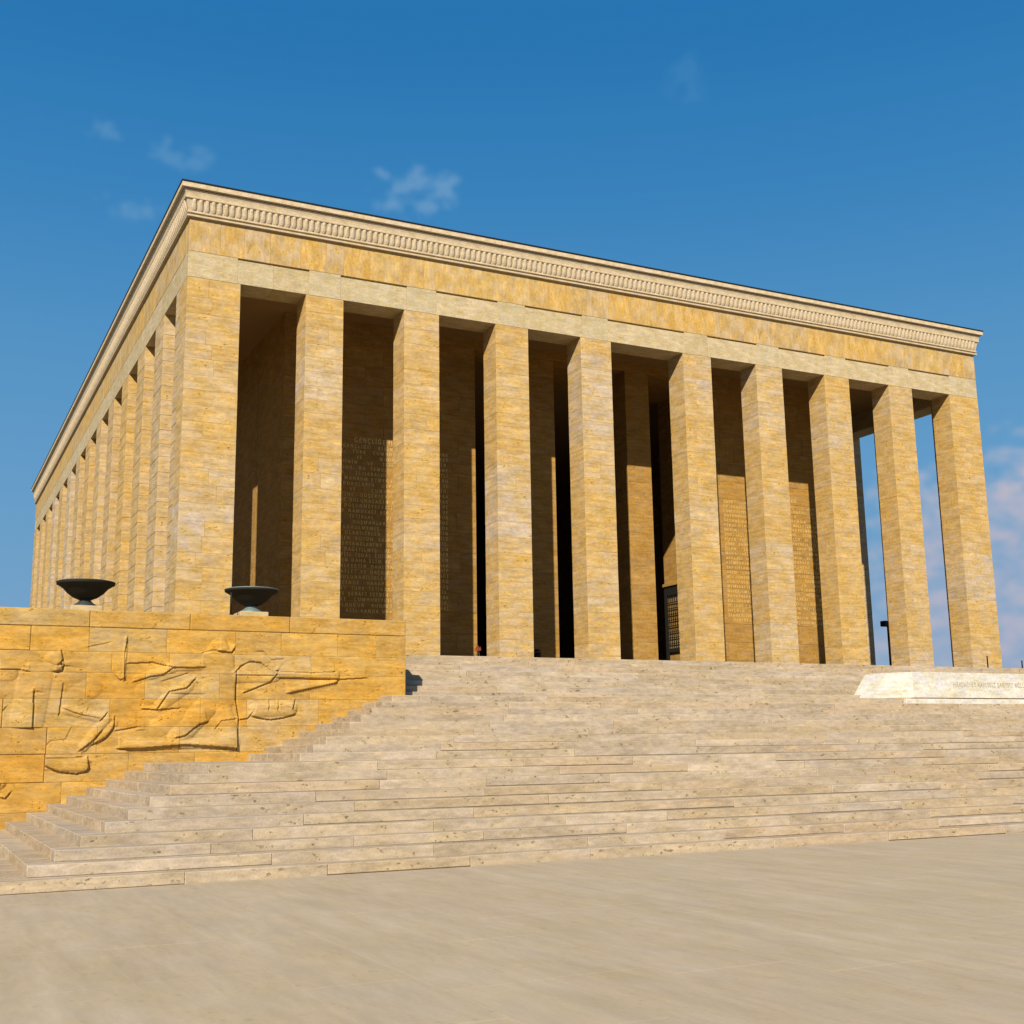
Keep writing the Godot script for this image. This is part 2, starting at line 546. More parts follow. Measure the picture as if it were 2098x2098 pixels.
	mm.instance_count = ns * 2
	for k in ns:
		mm.set_instance_transform(k, Transform3D(Basis(Vector3.UP, -PI / 2), Vector3(-0.095, y + 0.255, -(k + 0.5) * length / ns)))
		mm.set_instance_transform(ns + k, Transform3D(Basis(Vector3.UP, PI / 2), Vector3(W + 0.095, y + 0.255, -(k + 0.5) * length / ns)))
	var side := MultiMeshInstance3D.new()
	side.name = "side_dentils"
	side.multimesh = mm
	side.material_override = cornice_mat
	side.set_meta("kind", "stuff")
	corn.add_child(side)
	# ceiling over the walk and roof
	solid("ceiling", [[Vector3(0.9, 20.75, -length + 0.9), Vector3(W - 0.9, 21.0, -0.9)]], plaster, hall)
	solid("roof", [[Vector3(-0.28, CORNICE_TOP - 0.14, -length - 0.28), Vector3(W + 0.28, CORNICE_TOP - 0.03, 0.28)]], dark_metal, hall)
	build_inner(hall, length)

func stone_face(parent: Node, x0: float, x1: float, y0: float, y1: float, zf: float, course: float, each: float) -> void:
	var y := y0
	var row := 0
	while y < y1 - 0.05:
		var h := course
		if y + h > y1 - 0.3:
			h = y1 - y
		var n := maxi(1, int(round((x1 - x0) / each)))
		var off := 0.5 if row % 2 == 1 and n > 1 else 0.0
		var cut := [x0]
		for k in n:
			var c := x0 + (k + 1 - off) * (x1 - x0) / n + jit(0.12)
			if c > x0 + 0.3 and c < x1 - 0.3:
				cut.append(c)
		cut.append(x1)
		for k in cut.size() - 1:
			block("wall_stone", Vector3(cut[k] + (0.003 if k else 0.0), y + 0.003, zf - 0.25), Vector3(cut[k + 1] - (0.003 if k < cut.size() - 2 else 0.0), y + h - 0.003, zf + jit(0.003)), pick(inner_mats), parent, 0.008)
		y += h
		row += 1

func build_inner(hall: Node, length: float) -> void:
	var cl := 20.8
	var back := -length + 6.0
	var left := [5.25, 14.42]
	var right := [27.5, 36.4]
	var core := inner_mats[0] as Material
	var deep := -9.4
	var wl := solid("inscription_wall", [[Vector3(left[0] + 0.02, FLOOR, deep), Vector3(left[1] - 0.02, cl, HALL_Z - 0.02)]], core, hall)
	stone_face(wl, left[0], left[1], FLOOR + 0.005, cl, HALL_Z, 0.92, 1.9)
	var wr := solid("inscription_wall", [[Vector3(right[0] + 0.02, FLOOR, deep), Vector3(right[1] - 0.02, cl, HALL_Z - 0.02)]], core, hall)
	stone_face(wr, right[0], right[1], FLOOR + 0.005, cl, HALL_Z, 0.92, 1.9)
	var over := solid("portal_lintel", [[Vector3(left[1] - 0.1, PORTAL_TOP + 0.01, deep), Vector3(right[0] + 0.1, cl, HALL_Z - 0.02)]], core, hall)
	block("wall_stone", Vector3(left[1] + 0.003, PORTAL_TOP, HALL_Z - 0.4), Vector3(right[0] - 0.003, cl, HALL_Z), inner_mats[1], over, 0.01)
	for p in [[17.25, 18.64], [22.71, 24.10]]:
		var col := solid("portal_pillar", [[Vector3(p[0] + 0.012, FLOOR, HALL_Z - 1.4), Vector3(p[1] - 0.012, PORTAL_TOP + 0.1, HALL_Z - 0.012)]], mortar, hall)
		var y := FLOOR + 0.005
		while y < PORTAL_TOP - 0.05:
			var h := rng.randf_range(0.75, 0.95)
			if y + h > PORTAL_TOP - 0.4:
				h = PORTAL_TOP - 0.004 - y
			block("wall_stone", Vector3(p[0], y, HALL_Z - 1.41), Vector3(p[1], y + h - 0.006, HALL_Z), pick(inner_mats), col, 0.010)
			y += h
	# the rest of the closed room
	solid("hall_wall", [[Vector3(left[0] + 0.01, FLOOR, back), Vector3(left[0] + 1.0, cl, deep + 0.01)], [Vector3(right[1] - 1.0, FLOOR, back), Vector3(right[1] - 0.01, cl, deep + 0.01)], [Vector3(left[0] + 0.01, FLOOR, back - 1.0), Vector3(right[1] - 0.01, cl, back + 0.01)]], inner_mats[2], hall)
	# jamb of the nearer doorway: a moulding and a folded bronze gate below it
	block("jamb_moulding", Vector3(27.36, 10.05, deep + 0.02), Vector3(27.52, 10.20, -5.3), inner_mats[3], hall, 0.01)
	var gate := solid("bronze_gate", [[Vector3(27.40, FLOOR + 0.03, -9.3), Vector3(27.46, FLOOR + 0.35, -7.1)], [Vector3(27.40, 9.55, -9.3), Vector3(27.46, 9.95, -7.1)],
		[Vector3(27.40, FLOOR + 0.35, -9.3), Vector3(27.46, 9.55, -9.05)], [Vector3(27.40, FLOOR + 0.35, -7.35), Vector3(27.46, 9.55, -7.1)], [Vector3(27.40, 6.55, -9.05), Vector3(27.46, 6.75, -7.35)]], bronze, hall)
	for k in 9:
		var zb := -8.92 + k * 0.18
		solid("bar", [[Vector3(27.42, 6.75, zb - 0.025), Vector3(27.455, 9.55, zb + 0.025)]], bronze, gate)
	for k in 8:
		var yb := 7.0 + k * 0.31
		solid("bar", [[Vector3(27.415, yb - 0.02, -9.05), Vector3(27.445, yb + 0.02, -7.35)]], bronze, gate)
	inscription(wl, "GENÇLİĞE HİTABE", 9.83, 15.42, 0.27, 0.0, HALL_Z + 0.004, 2)
	inscription(wl, SPEECH_A, 9.80, 15.08, 0.195, 6.7, HALL_Z + 0.004, 4)
	inscription(wr, "ONUNCU YIL NUTKU", 31.75, 14.5, 0.25, 0.0, HALL_Z + 0.004, 2)
	inscription(wr, SPEECH_B, 31.75, 14.12, 0.195, 6.7, HALL_Z + 0.004, 4)

const SPEECH_A := "EY TÜRK GENÇLİĞİ! BİRİNCİ VAZİFEN, TÜRK İSTİKLALİNİ, TÜRK CUMHURİYETİNİ, İLELEBET MUHAFAZA VE MÜDAFAA ETMEKTİR. MEVCUDİYETİNİN VE İSTİKBALİNİN YEGANE TEMELİ BUDUR. BU TEMEL, SENİN EN KIYMETLİ HAZİNENDİR. İSTİKBALDE DAHİ, SENİ BU HAZİNEDEN MAHRUM ETMEK İSTEYECEK DAHİLİ VE HARİCİ BEDHAHLARIN OLACAKTIR. BİR GÜN, İSTİKLAL VE CUMHURİYETİ MÜDAFAA MECBURİYETİNE DÜŞERSEN, VAZİFEYE ATILMAK İÇİN, İÇİNDE BULUNACAĞIN VAZİYETİN İMKAN VE ŞERAİTİNİ DÜŞÜNMEYECEKSİN! BU İMKAN VE ŞERAİT, ÇOK NAMÜSAİT BİR MAHİYETTE TEZAHÜR EDEBİLİR. İSTİKLAL VE CUMHURİYETİNE KASTEDECEK DÜŞMANLAR, BÜTÜN DÜNYADA EMSALİ GÖRÜLMEMİŞ BİR GALİBİYETİN MÜMESSİLİ OLABİLİRLER. CEBREN VE HİLE İLE AZİZ VATANIN BÜTÜN KALELERİ ZAPT EDİLMİŞ, BÜTÜN TERSANELERİNE GİRİLMİŞ, BÜTÜN ORDULARI DAĞITILMIŞ VE MEMLEKETİN HER KÖŞESİ BİLFİİL İŞGAL EDİLMİŞ OLABİLİR. BÜTÜN BU ŞERAİTTEN DAHA ELİM VE DAHA VAHİM OLMAK ÜZERE, MEMLEKETİN DAHİLİNDE İKTİDARA SAHİP OLANLAR GAFLET VE DALALET VE HATTA HIYANET İÇİNDE BULUNABİLİRLER. MİLLET, FAKRÜ ZARURET İÇİNDE HARAP VE BİTAP DÜŞMÜŞ OLABİLİR. EY TÜRK İSTİKBALİNİN EVLADI! İŞTE, BU AHVAL VE ŞERAİT İÇİNDE DAHİ VAZİFEN, TÜRK İSTİKLAL VE CUMHURİYETİNİ KURTARMAKTIR. MUHTAÇ OLDUĞUN KUDRET, DAMARLARINDAKİ ASİL KANDA MEVCUTTUR."
const SPEECH_B := "TÜRK MİLLETİ! KURTULUŞ SAVAŞINA BAŞLADIĞIMIZIN ON BEŞİNCİ YILINDAYIZ. BUGÜN CUMHURİYETİMİZİN ONUNCU YILINI DOLDURDUĞU EN BÜYÜK BAYRAMDIR. KUTLU OLSUN! BU ANDA, BÜYÜK TÜRK MİLLETİNİN BİR FERDİ OLARAK BU KUTLU GÜNE KAVUŞMANIN EN DERİN SEVİNCİ VE HEYECANI İÇİNDEYİM. YURTTAŞLARIM! AZ ZAMANDA ÇOK VE BÜYÜK İŞLER YAPTIK. BU İŞLERİN EN BÜYÜĞÜ, TEMELİ TÜRK KAHRAMANLIĞI VE YÜKSEK TÜRK KÜLTÜRÜ OLAN TÜRKİYE CUMHURİYETİDİR. BUNDAKİ MUVAFFAKİYETİ, TÜRK MİLLETİNİN VE ONUN DEĞERLİ ORDUSUNUN BİR VE BERABER OLARAK AZİMKARANE YÜRÜMESİNE BORÇLUYUZ. FAKAT YAPTIKLARIMIZI ASLA KAFİ GÖREMEYİZ. ÇÜNKÜ DAHA ÇOK VE DAHA BÜYÜK İŞLER YAPMAK MECBURİYETİNDE VE AZMİNDEYİZ. YURDUMUZU DÜNYANIN EN MAMUR VE EN MEDENİ MEMLEKETLERİ SEVİYESİNE ÇIKARACAĞIZ. MİLLETİMİZİ EN GENİŞ REFAH VASITA VE KAYNAKLARINA SAHİP KILACAĞIZ. MİLLİ KÜLTÜRÜMÜZÜ MUASIR MEDENİYET SEVİYESİNİN ÜSTÜNE ÇIKARACAĞIZ. BUNUN İÇİN, BİZCE ZAMAN ÖLÇÜSÜ GEÇMİŞ ASIRLARIN GEVŞETİCİ ZİHNİYETİNE GÖRE DEĞİL, ASRIMIZIN SÜRAT VE HAREKET MEFHUMUNA GÖRE DÜŞÜNÜLMELİDİR."

# raised letters; size is the height of a line of type, width 0 means a single line; y is the top
func inscription(parent: Node, words: String, x: float, y: float, size: float, width: float, z: float, spacing := 4, m: Material = null) -> MeshInstance3D:
	var t := TextMesh.new()
	var f := SystemFont.new()
	f.font_names = PackedStringArray(["Droid Sans"])
	var fv := FontVariation.new()
	fv.base_font = f
	fv.spacing_glyph = spacing
	t.font = fv
	t.font_size = 16
	t.pixel_size = size / 16.0
	t.depth = 0.02
	t.curve_step = 2.0
	t.text = words
	t.vertical_alignment = VERTICAL_ALIGNMENT_TOP
	t.horizontal_alignment = HORIZONTAL_ALIGNMENT_CENTER
	if width > 0.0:
		t.width = width / t.pixel_size
		t.autowrap_mode = TextServer.AUTOWRAP_WORD
		t.horizontal_alignment = HORIZONTAL_ALIGNMENT_FILL
		t.line_spacing = 1.0
	return put("inscription", t, gilt if m == null else m, parent, Vector3(x, y, z + 0.006))

# ---------------------------------------------------------------- stairs
func build_stairs() -> void:
	var stair := thing("grand_staircase", "broad flight of pale worn stone steps rising from the plaza", "stairs")
	var risers: Array = []
	for i in 27:
		var s := TREAD * i
		if i >= 19:
			s = 9.6 + TREAD * (i - 19)
		elif i >= 10:
			s = 5.38 + TREAD * (i - 10)
		risers.append([s, RISE * (i + 1)])
	var far := 40.1
	for i in 27:
		var s: float = risers[i][0]
		var top: float = risers[i][1]
		var nxt: float = risers[i + 1][0] if i < 26 else s + 0.5
		var zf := STAIR_Z - s
		var zb := STAIR_Z - nxt - 0.06
		var xs := STAIR_X + s if i < 19 else WALL_END + 0.004
		var boxes := [[Vector3(maxf(xs + 0.03, WALL_END if i == 18 else xs), -0.05, zb - 0.1), Vector3(far - 0.02, top - 0.03, zf - 0.03)]]
		if i < 19:
			boxes.append([Vector3(xs + 0.03, -0.05, WALL_Z - 0.05), Vector3(STAIR_X + minf(nxt, 8.9) + 0.1, top - 0.03, zf - 0.03)])
		var st := solid("step", boxes, stair_bed, stair)
		var bottom := top - RISE + 0.002
		# along the front
		var x := xs
		var first := true
		if i == 18:
			block("step_stone", Vector3(xs, bottom, WALL_Z - 0.03), Vector3(WALL_END - 0.002, top, zf), pick(stair_mats), st, 0.012)
			x = WALL_END + 0.003
		while x < 24.0:
			var l := rng.randf_range(1.9, 3.5)
			var back := zb
			var seat := bottom if rng.randf() < 0.5 else bottom - 0.035   # an open joint, or bedded on the step below
			block("step_stone", Vector3(x, seat, back), Vector3(x + l - 0.004, top + jit(0.004), zf + jit(0.005)), pick(stair_mats), st, rng.randf_range(0.005, 0.012))
			x += l
			first = false
		block("step_stone", Vector3(x, bottom - 0.035, zb), Vector3(far, top, zf), pick(stair_mats), st, 0.009)
		# round the corner, back to the relief wall
		if i < 18:
			var z := zb - 0.006
			while z > WALL_Z + 0.02:
				var l := rng.randf_range(1.8, 3.2)
				var end := z - l if z - l > WALL_Z + 0.9 else WALL_Z - 0.03
				block("step_stone", Vector3(xs + jit(0.005), bottom - 0.035, end + 0.006), Vector3(STAIR_X + nxt + 0.06, top + jit(0.003), z), pick(stair_mats), st, 0.009)
				z = end

# ---------------------------------------------------------------- relief wall
const CARVED := [
	[3, -6.93, 3.34, -6.61, 3.35, -6.42, 3.31],
	[5, -5.83, 3.71, -5.79, 3.57, -5.82, 3.5, -5.78, 3.44, -5.79, 3.34, -5.91, 3.32],
	[3, -4.57, 4.02, -4.61, 3.72, -4.6, 3.18],
	[3, -4.53, 3.5, -4.05, 3.53, -3.62, 3.43, -3, 3.44],
	[3, -4.39, 3.13, -4.08, 3.24, -3.83, 3.28, -3.64, 3.42],
	[2, -3.84, 3.15, -3.54, 3.25, -3.33, 3.32],
	[4, -3.91, 2.61, -3.69, 2.94, -3.35, 3.01, -3.18, 3.2],
	[2, -3.67, 2.9, -2.99, 2.89],
	[3, -4.21, 2.58, -3.91, 2.57, -3.48, 2.6],
	[5, -2.68, 3.78, -2.42, 3.77, -2.37, 3.86],
	[2, -3.03, 3.75, -2.83, 3.81, -2.68, 3.79],
	[2, -1.89, 3.81, -1.74, 3.8, -1.58, 3.63, -1.31, 3.65],
	[4, -2.35, 3.35, -2.22, 3.49, -2.04, 3.58, -1.81, 3.57, -1.48, 3.33],
	[2, -2.31, 3.3, -1.53, 3.29],
	[3, -1.46, 3.39, -0.67, 3.36, -0.15, 3.39],
	[4, -2.13, 2.93, -1.61, 3.14, -1.46, 3.31],
	[3, -1.43, 3.25, -0.51, 3.23, 0.01, 3.23, 0.58, 3.27],
	[4, -1.18, 2.92, -0.67, 3.03, -0.15, 3.14, -0.07, 3.19],
	[5, -2.33, 3.35, -2.32, 2.76, -2.25, 2.39, -2.27, 1.77],
	[6, -4.64, 1.79, -4.12, 1.8, -3.35, 1.86, -2.84, 1.82, -2.27, 1.77],
	[3, -2.21, 2.36, -2.04, 2.39, -1.97, 2.49],
	[4, -1.93, 2.43, -1.74, 2.38, -1.55, 2.36, -1.28, 2.4, -1.04, 2.47],
	[3, -1.6, 2.75, -1.61, 2.58],
	[3, -1.4, 2.73, -1.41, 2.58],
	[4, -1.04, 2.75, -1.09, 2.6],
	[4, -3.53, 2, -3.35, 2.04, -3.07, 2.27, -2.89, 2.32],
	[2, -2.72, 2.18, -2.6, 2.34, -2.3, 2.38],
	[4, -6.3, 2.93, -6.29, 2.47, -6.29, 2.06, -6.3, 1.79],
	[2, -6.3, 2.92, -6.15, 2.91],
	[3, -5.76, 3.06, -5.78, 2.82, -5.81, 2.47],
	[2.5, -5.72, 2.59, -5.55, 2.52, -5.31, 2.45],
	[1.5, -5.28, 2.45, -5.04, 2.4],
	[3, -4.91, 2.49, -5.02, 2.35],
	[4, -5.38, 1.77, -5.16, 1.95, -5, 2.14],
	[4, -4.75, 2.4, -4.76, 2.22, -4.89, 2.02, -5.14, 1.89],
	[3, -4.71, 2.15, -4.31, 2.22],
	[2, -4.28, 2.15, -4.15, 2.15],
	[5, -6.53, 1.95, -6.64, 1.66, -6.8, 1.17],
	[3, -6.54, 1.85, -6.47, 1.85],
	[3, -6.23, 1.79, -6.23, 1.65],
	[3, -6.22, 1.64, -5.74, 1.63, -5.34, 1.64],
	[5, -6.22, 1.55, -6.02, 1.48, -5.75, 1.36, -5.42, 1.32, -5.23, 1.37, -5.2, 1.43, -5.22, 1.61],
	[4, -6.22, 1.64, -6.23, 1.42],
	[4, -6.34, 1.35, -6.19, 1.33, -6.13, 1.38],
	[4, -6.78, 0.9, -6.7, 0.88, -6.62, 0.98],
	[2, -6.88, 2.49, -6.79, 2.61],
	[2, -6.85, 1.9, -6.69, 1.93],
	[1.5, -6.07, 1.79, -5.95, 1.96, -5.66, 1.99, -5.57, 2.21],
	[1.5, -5.32, 3.82, -4.91, 3.92],
	[3, -4.76, 3.25, -4.67, 3.16, -4.6, 3.2]]

const BODIES := [
	[-5.97, 3.53, -5.95, 3.48, 0.177, 5],
	[-6.28, 3.19, -6.39, 2.34, 0.323, 4],
	[-6.74, 3.26, -6.99, 3.25, 0.143, 3],
	[-2.70, 3.86, -2.68, 3.82, 0.197, 5],
	[-2.71, 3.59, -2.67, 2.83, 0.340, 5],
	[-2.27, 3.26, -1.49, 3.29, 0.143, 4],
	[-2.07, 3.45, -1.57, 3.33, 0.109, 3],
	[-1.46, 3.32, -0.11, 3.30, 0.082, 4],
	[-3.01, 3.49, -3.62, 3.46, 0.116, 4],
	[-3.62, 3.41, -4.32, 3.18, 0.095, 3],
	[-2.76, 2.80, -3.46, 2.04, 0.231, 5],
	[-2.61, 2.72, -2.36, 1.88, 0.177, 4],
	[-4.47, 1.87, -2.36, 1.88, 0.109, 5],
	[-1.88, 2.56, -1.13, 2.60, 0.163, 4],
	[-5.65, 2.56, -4.94, 2.40, 0.109, 3],
	[-4.91, 2.37, -5.32, 1.83, 0.102, 4],
	[-4.76, 2.28, -5.07, 1.95, 0.075, 3],
	[-6.54, 1.86, -6.83, 1.20, 0.153, 5],
	[-6.14, 1.54, -5.30, 1.49, 0.143, 5],
	[-4.13, 2.93, -4.10, 2.90, 0.245, 3],
	[-6.30, 2.92, -6.29, 1.79, 0.044, 4],
	[-4.59, 4.00, -4.60, 3.18, 0.037, 3],
	[-3.88, 2.65, -3.32, 3.05, 0.136, 3],
	[-3.51, 2.40, -3.86, 2.22, 0.204, 3],
	[-5.50, 2.82, -5.21, 3.00, 0.204, 2],
	[-1.14, 2.96, -0.15, 3.16, 0.075, 3]]

func build_relief_wall() -> void:
	var wall := thing("relief_wall", "ochre stone wall carved with low relief figures beside the steps", "wall")
	var x_lo := -7.62
	var cell := 0.0125
	var nx := int(ceil((WALL_END - x_lo) / cell)) + 1
	var ny := int(ceil(COPING / cell)) + 1
	var hgt := PackedFloat32Array()
	hgt.resize(nx * ny)
	# rounded bodies and limbs: [from, to, half width, centimetres proud]
	for b in BODIES:
		var a := Vector2(b[0], b[1])
		var ab := Vector2(b[2], b[3]) - a
		var rad: float = b[4]
		var lo2 := a.min(a + ab) - Vector2(rad, rad)
		var hi2 := a.max(a + ab) + Vector2(rad, rad)
		for j in range(maxi(0, int(lo2.y / cell)), mini(ny - 1, int(hi2.y / cell)) + 1):
			for i in range(maxi(0, int((lo2.x - x_lo) / cell)), mini(nx - 1, int((hi2.x - x_lo) / cell)) + 1):
				var p := Vector2(x_lo + i * cell, j * cell)
				var t := clampf((p - a).dot(ab) / maxf(ab.length_squared(), 1e-6), 0.0, 1.0)
				var d := p.distance_to(a + ab * t) / rad
				if d < 1.0:
					hgt[j * nx + i] = maxf(hgt[j * nx + i], b[5] * 0.0115 * pow(1.0 - d * d, 0.7))
	# carved edges: stone stands proud above and to the left of each line and slopes away from it
	for line in CARVED:
		var tall: float = line[0] * 0.0105
		var pts: Array = []
		for k in range(1, line.size(), 2):
			pts.append(Vector2(line[k], line[k + 1]))
		var reach := 0.14 + tall * 7.0
		var lo: Vector2 = pts[0]
		var hi: Vector2 = pts[0]
		for p in pts:
			lo = lo.min(p)
			hi = hi.max(p)
		var i0 := maxi(0, int((lo.x - reach - x_lo) / cell))
		var i1 := mini(nx - 1, int((hi.x + reach - x_lo) / cell))
		var j0 := maxi(0, int((lo.y - reach) / cell))
		var j1 := mini(ny - 1, int((hi.y + reach) / cell))
		for j in range(j0, j1 + 1):
			for i in range(i0, i1 + 1):
				var p := Vector2(x_lo + i * cell, j * cell)
				var best := 9.0
				var side := 0.0
				var inside := false
				for k in pts.size() - 1:
					var a: Vector2 = pts[k]
					var ab: Vector2 = pts[k + 1] - a
					var t := (p - a).dot(ab) / ab.length_squared()
					var tc := clampf(t, 0.0, 1.0)
					var d := p.distance_to(a + ab * tc)
					if d < best:
						best = d
						var nrm := Vector2(-ab.y, ab.x).normalized()
						if nrm.dot(Vector2(-0.5, 0.85)) < 0.0:
							nrm = -nrm
						side = (p - a).dot(nrm)
						inside = not ((k == 0 and t < 0.0) or (k == pts.size() - 2 and t > 1.0))
				if best < reach:
					var fade := 1.0 if inside else maxf(0.0, 1.0 - best / 0.08)
					if side > 0.0:
						var k := 1.0 - best / reach
						hgt[j * nx + i] += tall * 0.75 * k * k * fade
					elif best < 0.045:
						hgt[j * nx + i] -= tall * 0.7 * (1.0 - best / 0.045) * fade
	var core := mortar
	solid("backing", [[Vector3(-14.0, -0.05, WALL_Z - 1.3), Vector3(WALL_END - 0.02, COPING - 0.02, WALL_Z - 0.05)]], core, wall)
	# courses from the top down
	var ys := [COPING, 4.21, 3.72, 3.30, 2.78, 2.22, 1.70, 1.16, 0.60, -0.05]
	for r in ys.size() - 1:
		var y1: float = ys[r]
		var y0: float = ys[r + 1]
		var x := WALL_END
		while x > -14.0:
			var l := rng.randf_range(0.9, 2.3) if r else rng.randf_range(1.6, 2.8)
			if r == 1:
				l = rng.randf_range(0.6, 1.6)
			var xa := maxf(x - l, -14.0)
			if xa < -13.3:
				xa = -14.0
			var out := jit(0.006)
			var pale_one := rng.randf() < (0.5 if r < 3 else 0.22)
			var m: Material = wall_mats[[3, 5, 2][rng.randi() % 3]] if pale_one else wall_mats[[0, 1, 4, 6, 7, 2][rng.randi() % 6]]
			if r == 0:
				block("coping_stone", Vector3(xa + 0.004, y0 + 0.003, WALL_Z - 1.35), Vector3(x, y1 + jit(0.004), WALL_Z + 0.012 + out), m, wall, 0.016)
			elif xa > x_lo:
				carved_stone(wall, hgt, nx, ny, x_lo, cell, xa + 0.0018, x - (0.0018 if x < WALL_END else 0.0), y0 + 0.0018, y1 - 0.0018, out, m)
			else:
				block("stone", Vector3(xa + 0.004, y0 + 0.004, WALL_Z - 0.2), Vector3(x - 0.004, y1 - 0.004, WALL_Z + out), m, wall, 0.012)
			x = xa

func carved_stone(wall: Node, hgt: PackedFloat32Array, nx: int, ny: int, x_lo: float, cell: float, xa: float, xb: float, ya: float, yb: float, out: float, m: Material) -> void:
	var gx := maxi(2, int((xb - xa) / cell))
	var gy := maxi(2, int((yb - ya) / cell))
	var v := PackedVector3Array()
	var idx := PackedInt32Array()
	for j in gy + 1:
		for i in gx + 1:
			var px := lerpf(xa, xb, float(i) / gx)
			var py := lerpf(ya, yb, float(j) / gy)
			var fi := clampf((px - x_lo) / cell, 0.0, nx - 1.001)
			var fj := clampf(py / cell, 0.0, ny - 1.001)
			var a := int(fi)
			var b := int(fj)
			var u := fi - a
			var w := fj - b
			var k := b * nx + a
			var h := lerpf(lerpf(hgt[k], hgt[k + 1], u), lerpf(hgt[k + nx], hgt[k + nx + 1], u), w)
			if i == 0 or j == 0 or i == gx or j == gy:
				h -= 0.004
			v.append(Vector3(px, py, WALL_Z + out + h))
	for j in gy:
		for i in gx:
			var k := j * (gx + 1) + i
			idx.append_array([k, k + gx + 1, k + 1, k + 1, k + gx + 1, k + gx + 2])
	var n := PackedVector3Array()
	n.resize(v.size())
	for j in gy + 1:
		for i in gx + 1:
			var l := v[j * (gx + 1) + maxi(i - 1, 0)]
			var r := v[j * (gx + 1) + mini(i + 1, gx)]
			var d := v[maxi(j - 1, 0) * (gx + 1) + i]
			var t := v[mini(j + 1, gy) * (gx + 1) + i]
			n[j * (gx + 1) + i] = (r - l).cross(t - d).normalized()
	# sides back into the wall
	var depth := WALL_Z - (1.28 if xb > WALL_END - 0.01 else 0.12)
	var rim: Array = []
	for i in gx + 1:
		rim.append(i)
	for j in range(1, gy + 1):
		rim.append(j * (gx + 1) + gx)
	for i in range(gx - 1, -1, -1):
		rim.append(gy * (gx + 1) + i)
	for j in range(gy - 1, -1, -1):
		rim.append(j * (gx + 1))
	var mid := Vector3((xa + xb) * 0.5, (ya + yb) * 0.5, WALL_Z)
	for k in rim.size() - 1:
		var a: Vector3 = v[rim[k]]
		var b: Vector3 = v[rim[k + 1]]
		var nn := (b - a).cross(Vector3(0, 0, -1)).normalized()
		if nn.dot(a - mid) < 0.0:
			nn = -nn
		var s := v.size()
		v.append_array([a, b, Vector3(b.x, b.y, depth), Vector3(a.x, a.y, depth)])
		n.append_array([nn, nn, nn, nn])
		idx.append_array([s, s + 1, s + 2, s, s + 2, s + 3])
	var arr := []
	arr.resize(Mesh.ARRAY_MAX)
	arr[Mesh.ARRAY_VERTEX] = v
	arr[Mesh.ARRAY_NORMAL] = n
	arr[Mesh.ARRAY_INDEX] = idx
	var am := ArrayMesh.new()
	am.add_surface_from_arrays(Mesh.PRIMITIVE_TRIANGLES, arr)
	put("stone", am, m, wall)

# ---------------------------------------------------------------- ground
func build_ground() -> void:
	var ground := solid("ground", [[Vector3(-3000, -3.0, -3000), Vector3(3000, -0.06, 3000)]], mat(lin(0.10, 0.105, 0.05), 0.95), self)
	ground.set_meta("kind", "structure")
	ground.set_meta("label", "open land around the plaza and the terrace")
	var plaza := solid("plaza", [[Vector3(-45, -0.4, 17.0), Vector3(88, -0.012, 110)]], plaza_mats[0], self)
	plaza.set_meta("kind", "structure")
	plaza.set_meta("label", "wide plaza of smooth grey beige paving before the stairs")
	var x := -12.0
	while x < 18.0:
		var w := rng.randf_range(0.85, 1.05)
		var z := STAIR_Z + 0.02 + rng.randf_range(-1.2, 0.0)
		while z < 39.5:
			var l := rng.randf_range(1.5, 2.4)
			var z0 := maxf(z, STAIR_Z + 0.02) if x + w > STAIR_X else z
			if z + l > z0 + 0.2:
				block("paving_slab", Vector3(x, -0.05, z0), Vector3(x + w - 0.002, jit(0.0008), z + l - 0.002), pick(plaza_mats), plaza, 0.001)
			z += l
		x += w
	var terrace := solid("terrace", [[Vector3(-40, -0.5, -95), Vector3(82, TERRACE - 0.004, 15.75)], [Vector3(-40, -0.5, 15.7), Vector3(WALL_END - 0.1, TERRACE - 0.006, WALL_Z - 1.25)], [Vector3(40.1, -0.5, 15.7), Vector3(82, TERRACE - 0.006, WALL_Z - 0.2)]], floor_mat, self)
	terrace.set_meta("kind", "structure")
	terrace.set_meta("label", "raised stone terrace that carries the columned hall")

# ---------------------------------------------------------------- small things
func brazier(label: String, at: Vector3, patina: Color) -> void:
	var b := thing("brazier", label, "brazier", "bronze braziers on the relief wall")
	b.position = at
	var pm := mat(patina, 0.6, 0.4)
	put("plinth", block_mesh(Vector3(0.62, 0.12, 0.62), 0.012), band_mats[0], b, Vector3(0, 0.06, 0))
	put("foot", lathe([Vector2(0.0, 0.12), Vector2(0.24, 0.12), Vector2(0.235, 0.15), Vector2(0.16, 0.20), Vector2(0.11, 0.25), Vector2(0.12, 0.28), Vector2(0.0, 0.28)]), pm, b)
	put("bowl", lathe([Vector2(0.0, 0.262), Vector2(0.12, 0.262), Vector2(0.24, 0.31), Vector2(0.36, 0.40), Vector2(0.45, 0.50), Vector2(0.53, 0.555), Vector2(0.575, 0.575), Vector2(0.58, 0.61), Vector2(0.55, 0.62), Vector2(0.50, 0.585), Vector2(0.40, 0.50), Vector2(0.22, 0.38), Vector2(0.0, 0.34)], 56), bronze, b)
	put("rim", lathe([Vector2(0.545, 0.618), Vector2(0.583, 0.612), Vector2(0.588, 0.628), Vector2(0.55, 0.640), Vector2(0.545, 0.618)], 56), pm, b)

